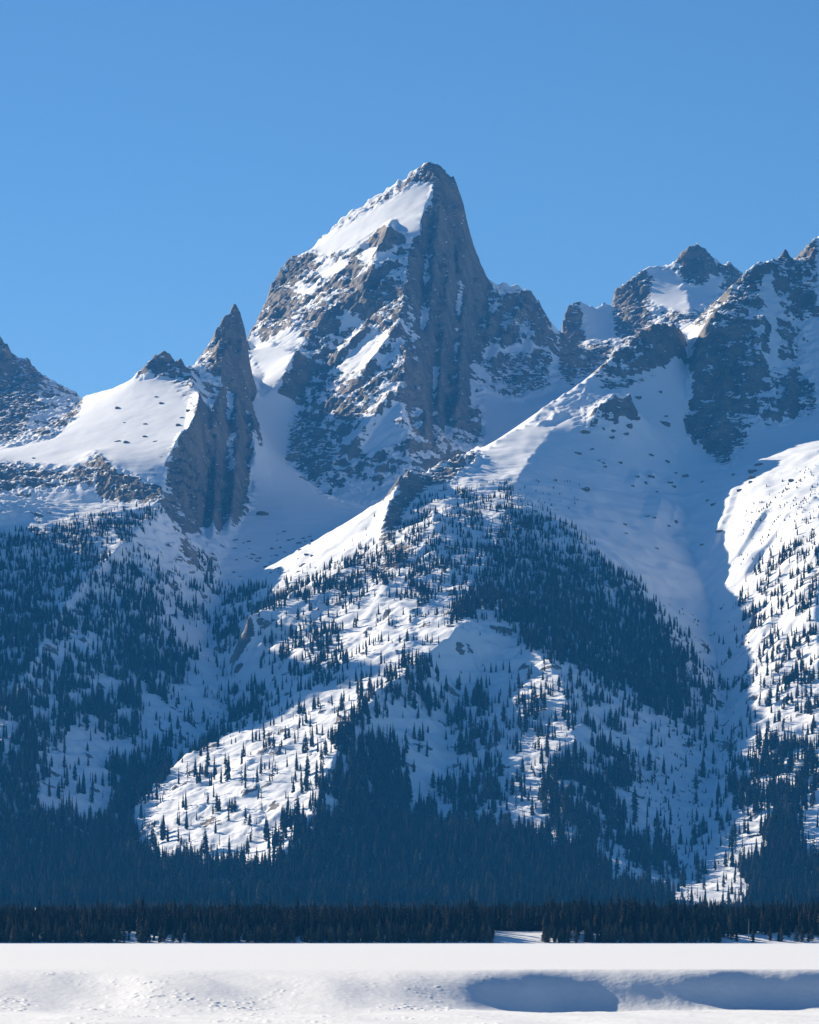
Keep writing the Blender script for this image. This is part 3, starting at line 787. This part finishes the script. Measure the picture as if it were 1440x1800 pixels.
CROWN = [mesh_from('crown', t[0], s[9]) for t, s in zip(TPL, SPEC)]
TRUNK = [mesh_from('trunk', t[1], M_bark) for t in TPL]

def terrain_at(u, Y):
    x = np.interp(u, ucol, np.arange(len(ucol))); y = np.interp(Y, yrow, np.arange(len(yrow)))
    xi = np.clip(x.astype(int), 0, len(ucol) - 2); yi = np.clip(y.astype(int), 0, len(yrow) - 2); xf = x - xi; yf = y - yi
    return (ZZ[yi, xi] * (1 - xf) + ZZ[yi, xi + 1] * xf) * (1 - yf) + (ZZ[yi + 1, xi] * (1 - xf) + ZZ[yi + 1, xi + 1] * xf) * yf

def tree(name, kind, x, y, z, h, wide, label, group):
    e = bpy.data.objects.new(name, None)
    e.empty_display_size = 1
    e.location = (x, y, z); e.scale = (h * wide, h * wide, h)
    e.rotation_euler = (0, 0, RNG.random() * 6.283)
    col.objects.link(e)
    for nm, me in (('trunk', TRUNK[kind]), ('crown', CROWN[kind])):
        o = bpy.data.objects.new(nm, me); o.parent = e; col.objects.link(o)
    tag(e, label, 'tree', group)
    return e

def forest(name, pts, label, cat='forest'):
    """one mass of trees: template trees plus a point per tree, instanced by nodes"""
    verts, faces, mats, kinds = [], [], [], []
    for k in range(len(TPL)):
        for part, mi in ((TPL[k][0], (M_spruce, M_pine, None, M_young).index(SPEC[k][9])), (TPL[k][1], 2)):
            b0 = len(verts); verts += part[0]
            faces += [tuple(i + b0 for i in f) for f in part[1]]; mats += [mi] * len(part[1])
            kinds += [k + 1] * len(part[0])
    nt_ = len(verts)
    P = [(p[0], p[1], p[2]) for p in pts]
    me = bpy.data.meshes.new(name); me.from_pydata(verts + P, [], faces)
    for m in (M_spruce, M_pine, M_bark, M_young): me.materials.append(m)
    me.polygons.foreach_set('material_index', np.array(mats, np.int32))
    z = np.zeros(nt_)
    def at(n, typ, arr, key='value'):
        a = me.attributes.new(n, typ, 'POINT'); a.data.foreach_set(key, arr)
    at('template', 'INT', np.array(kinds + [0] * len(P), np.int32))
    at('variant', 'INT', np.concatenate([z - 1, [p[5] + 1 for p in pts]]).astype(np.int32))
    sc = np.concatenate([np.ones((nt_, 3)), np.array([(p[3] * p[4], p[3] * p[4], p[3]) for p in pts])]).astype(np.float32)
    at('size', 'FLOAT_VECTOR', sc.ravel(), 'vector')
    at('turn', 'FLOAT', np.concatenate([z, RNG.random(len(P)) * 6.283]).astype(np.float32))
    o = bpy.data.objects.new(name, me); col.objects.link(o)
    g = forest_nodes()
    md = o.modifiers.new('trees', 'NODES'); md.node_group = g
    tag(o, label, cat, kind='stuff')
    return o
_fn = []
def forest_nodes():
    if _fn: return _fn[0]
    g = bpy.data.node_groups.new('tree_scatter', 'GeometryNodeTree')
    g.interface.new_socket('Geometry', in_out='INPUT', socket_type='NodeSocketGeometry')
    g.interface.new_socket('Geometry', in_out='OUTPUT', socket_type='NodeSocketGeometry')
    N = g.nodes; K = g.links
    gi = N.new('NodeGroupInput'); go = N.new('NodeGroupOutput'); jn = N.new('GeometryNodeJoinGeometry')
    def named(n, t):
        a = N.new('GeometryNodeInputNamedAttribute'); a.data_type = t; a.inputs['Name'].default_value = n; return a
    def eq(a, k):
        c = N.new('FunctionNodeCompare'); c.data_type = 'INT'; c.operation = 'EQUAL'
        K.new(a.outputs['Attribute'], c.inputs[2]); c.inputs[3].default_value = k; return c
    tp, vr, sz, tn = named('template', 'INT'), named('variant', 'INT'), named('size', 'FLOAT_VECTOR'), named('turn', 'FLOAT')
    cz = N.new('ShaderNodeCombineXYZ'); K.new(tn.outputs['Attribute'], cz.inputs[2])
    for k in range(1, len(TPL) + 1):
        s = N.new('GeometryNodeSeparateGeometry'); s.domain = 'POINT'
        K.new(gi.outputs[0], s.inputs[0]); K.new(eq(tp, k).outputs[0], s.inputs['Selection'])
        p = N.new('GeometryNodeSeparateGeometry'); p.domain = 'POINT'
        K.new(gi.outputs[0], p.inputs[0]); K.new(eq(vr, k).outputs[0], p.inputs['Selection'])
        m2p = N.new('GeometryNodeMeshToPoints'); K.new(p.outputs[0], m2p.inputs[0])
        ip = N.new('GeometryNodeInstanceOnPoints')
        K.new(m2p.outputs[0], ip.inputs['Points']); K.new(s.outputs[0], ip.inputs['Instance'])
        e2r = N.new('FunctionNodeEulerToRotation'); K.new(cz.outputs[0], e2r.inputs[0])
        K.new(e2r.outputs[0], ip.inputs['Rotation']); K.new(sz.outputs['Attribute'], ip.inputs['Scale'])
        K.new(ip.outputs[0], jn.inputs[0])
    K.new(jn.outputs[0], go.inputs[0])
    _fn.append(g); return g

# treeline at the edge of the plain
def gap(u, Y):
    """openings in the treeline that show snow"""
    v = V0 - F * terrain_at(np.array([u]), np.array([Y]))[0] / Y
    if 866 < u < 955 and Y < 2344: return True
    if 1000 < u < 1010 and Y < 2338: return True
    if 1018 < u < 1030 and Y < 2332: return True
    if 208 < u < 240 and Y < 2338: return RNG.random() < .93
    if 250 < u < 330 and Y < 2315: return RNG.random() < .75
    if 90 < u < 170 and 2318 < Y < 2340: return RNG.random() < .8
    if u > 1265 and Y < 2316: return RNG.random() < .95
    return False
line = []
for k in range(15000):
    u = RNG.uniform(-420, 1860); Y = 2288 + 700 * RNG.random() ** 1.8
    if gap(u, Y): continue
    line.append((u, Y))
cells = {}; keep = []
for (u, Y) in sorted(line, key=lambda p: p[1]):
    x = (u - CX) / F * Y; c = (int(x / 2.4), int(Y / 3.6))
    if c in cells: continue
    cells[c] = 1; keep.append((u, Y))
near_t, far_t = [], []
for (u, Y) in keep:
    front = Y < 2306
    hn = 1 + .22 * float(fbm(np.array([u / 45.0]), np.array([Y / 60.0]), 2, 71)[0])
    h = RNG.uniform(5.5, 11) if front else RNG.uniform(9.5, 16.0) * hn
    if not front: h *= float(np.interp(u, [0, 300, 700, 900, 1100, 1250, 1440], [.92, 1.0, .97, 1.06, 1.13, .98, 1.12]))
    if not front and RNG.random() < .12: h *= 1.22
    k = int(RNG.choice([3, 4, 4, 1, 3])) if front else int(RNG.choice([0, 0, 1, 2, 2, 3, 5, 3]))
    near_t.append((u, Y, h, k))
near_t.sort(key=lambda p: -p[2] / p[1] + (p[1] - 2290) / 60000 + (0 if -10 < p[0] < 1450 else 1))
KIND = {0: ('spruce_tree', 'dark slender spruce in the treeline at the far edge of the snow field', 'dark slender spruces in the treeline'),
        1: ('spruce_tree', 'dark broad spruce in the treeline at the far edge of the snow field', 'dark broad spruces in the treeline'),
        2: ('fir_tree', 'dark very narrow fir in the treeline at the far edge of the snow field', 'narrow firs in the treeline'),
        3: ('pine_tree', 'dark green pine with an open rounded crown in the treeline by the snow field', 'open pines in the treeline'),
        4: ('pine_tree', 'short bushy olive green pine at the front foot of the treeline', 'bushy pines at the foot of the treeline'),
        5: ('thin_tree', 'thin sparse conifer with bare trunk in the treeline', 'thin sparse conifers in the treeline')}
def size_word(h, a, b): return 'tall' if h > b else ('short' if h < a else 'middling')
for (u, Y, h, k) in near_t[:300]:
    z = float(terrain_at(np.array([u]), np.array([Y]))[0])
    n, l, g_ = KIND[k]
    d = {0: 'dark slender spruce', 1: 'dark broad spruce', 2: 'very narrow dark fir', 3: 'dark green open pine', 4: 'bushy olive green pine', 5: 'thin sparse conifer'}[k]
    w = size_word(h, 9.5, 14.5)
    if 820 < u < 990 and Y < 2400: pl = 'beside the snowy clearing in the treeline'
    elif u > 1265 and Y < 2325: pl = 'on the open snow bank ending the treeline'
    elif 190 < u < 345 and Y < 2345: pl = 'by the small snow gaps in the treeline'
    elif Y < 2306: pl = 'at the front foot of the treeline by the snow field'
    else: pl = 'in the treeline behind the snow field'
    l = w + ' ' + d + ' ' + pl
    g_ = w + ' ' + d + 's ' + pl
    tree(n, k, (u - CX) / F * Y, Y, z - .1, h, RNG.uniform(1.0, 1.45), l, g_)
rest = []
for (u, Y, h, k) in near_t[300:]:
    z = float(terrain_at(np.array([u]), np.array([Y]))[0])
    rest.append(((u - CX) / F * Y, Y, z - .1, h, RNG.uniform(1.0, 1.45), k))
for (u, Y, h, k, l) in ((1240, 2350, 20.5, 2, 'tallest spire-topped fir, rising above the treeline before the sunlit fan'), (1262, 2360, 17.5, 2, 'second tall narrow fir beside the tallest spire of the treeline'),
                        (965, 2326, 13.5, 1, 'broad spruce at the right-hand edge of the snowy clearing'), (860, 2330, 13.0, 1, 'broad spruce at the left-hand edge of the snowy clearing')):
    z = float(terrain_at(np.array([float(u)]), np.array([float(Y)]))[0])
    tree(KIND[k][0], k, (u - CX) / F * Y, Y, z - .1, h, 1.1, l, None)
def snag(u, Y, h):
    z = float(terrain_at(np.array([float(u)]), np.array([float(Y)]))[0])
    e = bpy.data.objects.new('dead_tree', None); e.location = ((u - CX) / F * Y, Y, z - .1); col.objects.link(e)
    tag(e, 'bare pale dead trunk standing upright among the treeline conifers', 'tree')
    tv = []; tf = []; rg = [(-.2, .24), (h * .4, .19), (h * .8, .12), (h, .03)]
    for (zz_, q) in rg:
        for s_ in range(6): tv.append((q * math.cos(s_ * 1.047) + .015 * zz_, q * math.sin(s_ * 1.047), zz_))
    for k in range(3):
        for s_ in range(6): tf.append((k * 6 + s_, k * 6 + (s_ + 1) % 6, k * 6 + 6 + (s_ + 1) % 6, k * 6 + 6 + s_))
    o = bpy.data.objects.new('trunk', mesh_from('trunk', (tv, tf), M_grey)); o.parent = e; col.objects.link(o)
    for k in range(9):
        a = RNG.random() * 6.283; b0 = h * RNG.uniform(.35, .92); q = RNG.uniform(.5, 1.1)
        x0 = .015 * b0; ex, ey, ez = x0 + q * math.cos(a), q * math.sin(a), b0 - .25 * q
        bv = [(x0, 0, b0 + .06), (x0 + .05, .05, b0 - .05), (x0 - .05, -.05, b0 - .05), (ex, ey, ez)]
        o = bpy.data.objects.new('branch', mesh_from('branch', (bv, [(0, 1, 3), (1, 2, 3), (2, 0, 3), (0, 2, 1)]), M_grey)); o.parent = e; col.objects.link(o)
snag(1316, 2300, 12.0)
# sparse wood on the flats behind, down to the mountain foot
uu = RNG.uniform(-500, 1800, 9000); yy_ = RNG.uniform(3200, 5700, 9000)
zz = terrain_at(uu, yy_)
for u, Y, z in zip(uu, yy_, zz):
    rest.append(((u - CX) / F * Y, Y, z - .1, RNG.uniform(9, 15), RNG.uniform(.95, 1.3), int(RNG.choice([0, 1, 2, 3]))))
forest('valley_forest', rest, 'dense dark conifer forest across the valley behind the treeline')

# trees on the slopes
cx_ = np.gradient(XX, axis=1) * np.gradient(YY, axis=0)
dens = np.where(visible, sample(tree_map, UU, np.clip(V, 0, 1800)), 0)
fb = np.where(ZZ < 780, .35, 0) * np.clip(1 - (slope - .5), 0, 1)
dens = np.where(visible & (UU > -20) & (UU < 1460), dens, np.maximum(fb, np.where(visible & (ZZ < 800), sample(tree_map, UU, np.clip(V, 0, 1800)), 0)))
clump = np.clip(.3 + 3.2 * fbm(XX / 46, YY / 30, 3, 41), .02, 2.8)
dens = np.where(dens > .7, dens * np.clip(clump + .6, .7, 1.2), dens * clump * 2.0)
dens = np.clip(dens, 0, 1.1) * (YY > 5600) * (slope < 1.5) * (ZZ < 1000) * (YY < 8600)
per = dens * cx_ / 46.0                                      # trees per cell: closed forest has one to 34 m2
cnt = RNG.poisson(np.clip(per, 0, 5))
ii, jj = np.nonzero(cnt)
rep = cnt[ii, jj]; ii = np.repeat(ii, rep); jj = np.repeat(jj, rep)
n = len(ii)
tu = ucol[jj] + RNG.uniform(-.5, .5, n) * 2.5; ty = yrow[ii] + RNG.uniform(-.5, .5, n) * 5
tz = terrain_at(tu, ty); tx = (tu - CX) / F * ty
altf = np.clip(1 - (tz - 250) / 1000, .42, 1)
th = RNG.lognormal(0, .36, n).clip(.35, 1.65) * 23.5 * altf
dd = dens[ii, jj]
th *= np.where(dd < .12, .8, 1.0)
tk = RNG.choice([0, 0, 1, 2, 3, 3, 5], n)
hv = hid[ii, jj]
show = (hv < 3) & (tu > 2) & (tu < 1438)
iso = show & (dd < .4) & (th > 15)
order = np.argsort(np.where(iso, -th / ty, 0))[:280]
single = np.zeros(n, bool); single[order] = iso[order]
SL = {0: ('spruce_tree', 'slender spruce standing apart on the snowy mountain slope', 'slender spruces standing apart on the slopes'),
      1: ('spruce_tree', 'broad spruce standing apart on the snowy mountain slope', 'broad spruces standing apart on the slopes'),
      2: ('fir_tree', 'very narrow fir standing apart on the snowy mountain slope', 'narrow firs standing apart on the slopes'),
      3: ('pine_tree', 'rounded open pine standing apart on the snowy mountain slope', 'open pines standing apart on the slopes'),
      5: ('thin_tree', 'thin sparse conifer standing apart on the snowy mountain slope', 'thin conifers standing apart on the slopes')}
ZONE = [('on the sunlit snow knoll at the mountain foot', [(230,1430),(310,1340),(480,1250),(640,1160),(760,1100),(700,1200),(600,1320),(560,1420),(470,1530),(290,1510)]),
        ('on the sunlit slope right of the snow gully', [(1230,1560),(1260,1300),(1330,1000),(1440,800),(1440,1590)]),
        ('on the sunlit ridge below the brown buttress', [(430,1090),(660,960),(740,860),(900,860),(860,1060),(740,1105),(560,1205)]),
        ('on the shaded left-hand foothill', [(0,900),(300,890),(400,1040),(400,1230),(230,1430),(200,1560),(0,1560)]),
        ('in the shaded valley between foothill and knoll', [(400,1040),(560,1040),(600,1180),(480,1260),(310,1340),(380,1230)])]
_vq = V0 - F * tz / ty
def inside(u, v, pl):
    c = False; j = len(pl) - 1
    for i in range(len(pl)):
        if (pl[i][1] > v) != (pl[j][1] > v) and u < (pl[j][0] - pl[i][0]) * (v - pl[i][1]) / (pl[j][1] - pl[i][1]) + pl[i][0]: c = not c
        j = i
    return c
for q in np.nonzero(single)[0]:
    nme, lab, grp = SL[int(tk[q])]
    d = {0: 'slender spruce', 1: 'broad spruce', 2: 'very narrow fir', 3: 'rounded open pine', 5: 'thin sparse conifer'}[int(tk[q])]
    pl = next((zn for zn, po in ZONE if inside(tu[q], _vq[q], po)), 'on the snowy middle slope below the dense dark forest')
    w = size_word(th[q], 19, 27)
    lab = w + ' ' + d + ' ' + pl; grp = w + ' ' + d + 's ' + pl
    tree(nme, int(tk[q]), tx[q], ty[q], tz[q] - .3, th[q], RNG.uniform(1.0, 1.35), lab, grp)
shrub_map = np.zeros((MH, MW))
for pl, v_ in (([(1150,1070),(1215,1090),(1250,1180),(1255,1260),(1235,1330),(1195,1330),(1230,1240),(1215,1170)], .5), ([(1300,1060),(1345,1090),(1320,1180),(1290,1260),(1275,1200),(1300,1130)], .35),
               ([(1130,1330),(1240,1330),(1230,1440),(1170,1470),(1120,1400)], .4), ([(1140,1480),(1220,1470),(1250,1540),(1160,1560)], .4), ([(1340,870),(1440,830),(1440,930),(1330,960),(1290,1000)], .35),
               ([(300,1230),(420,1200),(400,1290),(300,1320)], .3), ([(940,860),(1000,840),(1010,890),(960,890)], .3)):
    shrub_map = np.maximum(shrub_map, poly_mask(pl, 8) * v_)
sd = np.where(visible, sample(shrub_map, UU, np.clip(V, 0, 1800)), 0) * np.clip(.4 + 2 * fbm(XX / 30, YY / 40, 2, 43), 0, 2)
sc_ = RNG.poisson(np.clip(sd * cx_ / 45.0, 0, 3))
si, sj = np.nonzero(sc_)
su = ucol[sj] + RNG.uniform(-1, 1, len(si)); sy_ = yrow[si] + RNG.uniform(-2, 2, len(si)); sz_ = terrain_at(su, sy_)
shrubs = [((u - CX) / F * y, y, z - .3, RNG.uniform(2.5, 6.5), RNG.uniform(1.3, 2.2), int(RNG.choice([1, 3, 4]))) for u, y, z in zip(su, sy_, sz_)]
forest('gully_shrubs', shrubs, 'tiny dark shrubs and saplings dotted over the snow of the gully sides', 'shrubs')
pts = [(tx[q], ty[q], tz[q] - .3, th[q], RNG.uniform(.9, 1.25), int(tk[q])) for q in np.nonzero(~single)[0]]
print('slope trees', n, 'terrain verts', XX.size, 'front verts', FX.size)
forest('mountain_forest', pts, 'dark conifer forest in patches on the lower slopes of the mountain')

# ------------------------------------------------------------------ rock outcrops standing out of the snow
def rock_mat():
    m, nt, b = new_mat('outcrop_rock')
    geo = nt.nodes.new('ShaderNodeNewGeometry')
    n = nt.nodes.new('ShaderNodeTexNoise'); n.inputs['Scale'].default_value = .35; n.inputs['Detail'].default_value = 6
    nt.links.new(geo.outputs['Position'], n.inputs['Vector'])
    r = ramp(nt, [(.35, (.075, .068, .062)), (.65, (.20, .175, .15))]); nt.links.new(n.outputs[0], r.inputs[0])
    sp = nt.nodes.new('ShaderNodeSeparateXYZ'); nt.links.new(geo.outputs['Normal'], sp.inputs[0])
    ad = nt.nodes.new('ShaderNodeMath'); ad.operation = 'MULTIPLY_ADD'; ad.inputs[1].default_value = .7
    nt.links.new(n.outputs[0], ad.inputs[0]); nt.links.new(sp.outputs[2], ad.inputs[2])
    mr = nt.nodes.new('ShaderNodeMapRange'); mr.inputs[1].default_value = 1.02; mr.inputs[2].default_value = 1.12
    nt.links.new(ad.outputs[0], mr.inputs[0])
    mx = nt.nodes.new('ShaderNodeMix'); mx.data_type = 'RGBA'
    nt.links.new(mr.outputs[0], mx.inputs[0]); nt.links.new(r.outputs[0], mx.inputs[6]); mx.inputs[7].default_value = (*SNOW, 1)
    nt.links.new(mx.outputs[2], b.inputs['Base Color']); b.inputs['Roughness'].default_value = .9; b.inputs['Specular IOR Level'].default_value = .1
    return m
M_out = rock_mat()
import bmesh
ROCKS = []
for k in range(5):
    bm = bmesh.new(); bmesh.ops.create_icosphere(bm, subdivisions=3, radius=1)
    co = np.array([v.co[:] for v in bm.verts])
    r_ = 1 + .45 * fbm(co[:, 0] * 1.3 + k * 9, co[:, 1] * 1.3 + co[:, 2] * .9, 3, 80 + k) + .22 * ridged(co[:, 0] * 2.6 + k, co[:, 2] * 2.6 + co[:, 1], 2, 90 + k)
    for v, q in zip(bm.verts, r_):
        v.co *= float(q); v.co.z *= .75; v.co.y *= .8
        if v.co.z > .45: v.co.z = .45 + (v.co.z - .45) * .35
    me = bpy.data.meshes.new('rock_outcrop'); bm.to_mesh(me); bm.free(); me.materials.append(M_out)
    ROCKS.append(me)
def hit(u, v):
    j = int(np.argmin(np.abs(ucol - u))); h = np.nonzero(V[:, j] <= v)[0]
    if not len(h): return None
    Y = yrow[h[0]]; return ((u - CX) / F * Y, Y, float(ZZ[h[0], j]))
def outcrop(u, v, size, label, group):
    p = hit(u, v)
    if p is None: return
    o = bpy.data.objects.new('rock_outcrop', ROCKS[int(RNG.integers(5))])
    q = size * p[1] / F / 2
    o.location = (p[0], p[1], p[2] - q * .1); o.scale = (q * RNG.uniform(.9, 1.5), q, q * RNG.uniform(.8, 1.3))
    o.rotation_euler = (RNG.uniform(-.25, .25), RNG.uniform(-.3, .3), RNG.uniform(-.8, .8))
    col.objects.link(o); tag(o, label, 'rock', group)
for (u, v, q) in ((1016,797,9),(1028,862,16),(975,845,8),(1040,790,7),(1060,815,7),(1063,822,6),(1052,810,6),(1090,815,8),(1145,802,7),(1172,812,9),(1187,832,6),(1205,838,12),(1235,848,6),
                  (1120,838,8),(1145,838,9),(1178,848,10),(1184,858,9),(1112,855,7),(1134,850,9),(1154,865,6),(1138,908,7),(1150,912,7),(1174,925,8),(1188,918,8),(1098,922,6),(1100,938,5),(1235,958,6),(1155,965,6),
                  (1030,760,14),(1075,770,9),(1105,752,12),(1118,735,12),(1120,700,10),(1170,732,7),(1168,745,14),(1100,763,8),(1160,690,7)):
    outcrop(u, v, q, 'small dark rock jutting from the smooth shaded snow slope below the middle ridge', 'rocks on the shaded slope below the middle ridge')
for k in range(46):
    outcrop(RNG.uniform(405, 560), RNG.uniform(935, 1015), RNG.uniform(3, 8), 'small dark rock poking from the shaded snow of the bowl below the main summit', 'rocks in the shaded bowl')
for (u, v, q) in ((208,718,10),(275,698,6),(256,746,7),(222,778,9),(207,776,7),(255,768,8),(273,776,6),(333,722,11),(315,748,8),(218,744,4),(60,806,6),(285,710,6),(320,735,6)):
    outcrop(u, v, q, 'small dark rock on the sunlit snow of the rounded dome', 'rocks on the sunlit dome')
for (u, v, q) in ((1325,830,16),(1335,818,12),(1322,840,12),(1300,862,9),(1290,835,9),(1392,845,8),(1265,935,9),(1245,880,8),(1255,888,8),(1320,848,8)):
    outcrop(u, v, q, 'snow-capped rock on the sunlit slope under the right-hand peak', 'rocks on the sunlit right-hand slope')
outcrop(462, 905, 20, 'lone large rock on the snow cone at the mouth of the shaded bowl', None)

# ------------------------------------------------------------------ the air
HZ = dict(x0=-3400, x1=2300, y0=-200, y1=13700, z0=-12, z1=2350)
def haze():
    v = [(x, y, z) for x in (HZ['x0'], HZ['x1']) for y in (HZ['y0'], HZ['y1']) for z in (HZ['z0'], HZ['z1'])]
    f = [(0, 1, 3, 2), (4, 6, 7, 5), (0, 4, 5, 1), (2, 3, 7, 6), (0, 2, 6, 4), (1, 5, 7, 3)]
    me = bpy.data.meshes.new('haze'); me.from_pydata(v, [], f); me.update()
    m = bpy.data.materials.new('haze_air'); m.use_nodes = True; nt = m.node_tree; nt.nodes.clear()
    out = nt.nodes.new('ShaderNodeOutputMaterial'); pv = nt.nodes.new('ShaderNodeVolumePrincipled')
    pv.inputs['Color'].default_value = (.05, .39, 1.0, 1)
    pv.inputs['Density'].default_value = 1.85e-5
    pv.inputs['Anisotropy'].default_value = 0.0
    nt.links.new(pv.outputs[0], out.inputs['Volume'])
    me.materials.append(m)
    o = bpy.data.objects.new('haze', me); col.objects.link(o)
    tag(o, 'thin blue haze filling the air in front of the mountain', 'haze', kind='stuff')
haze()
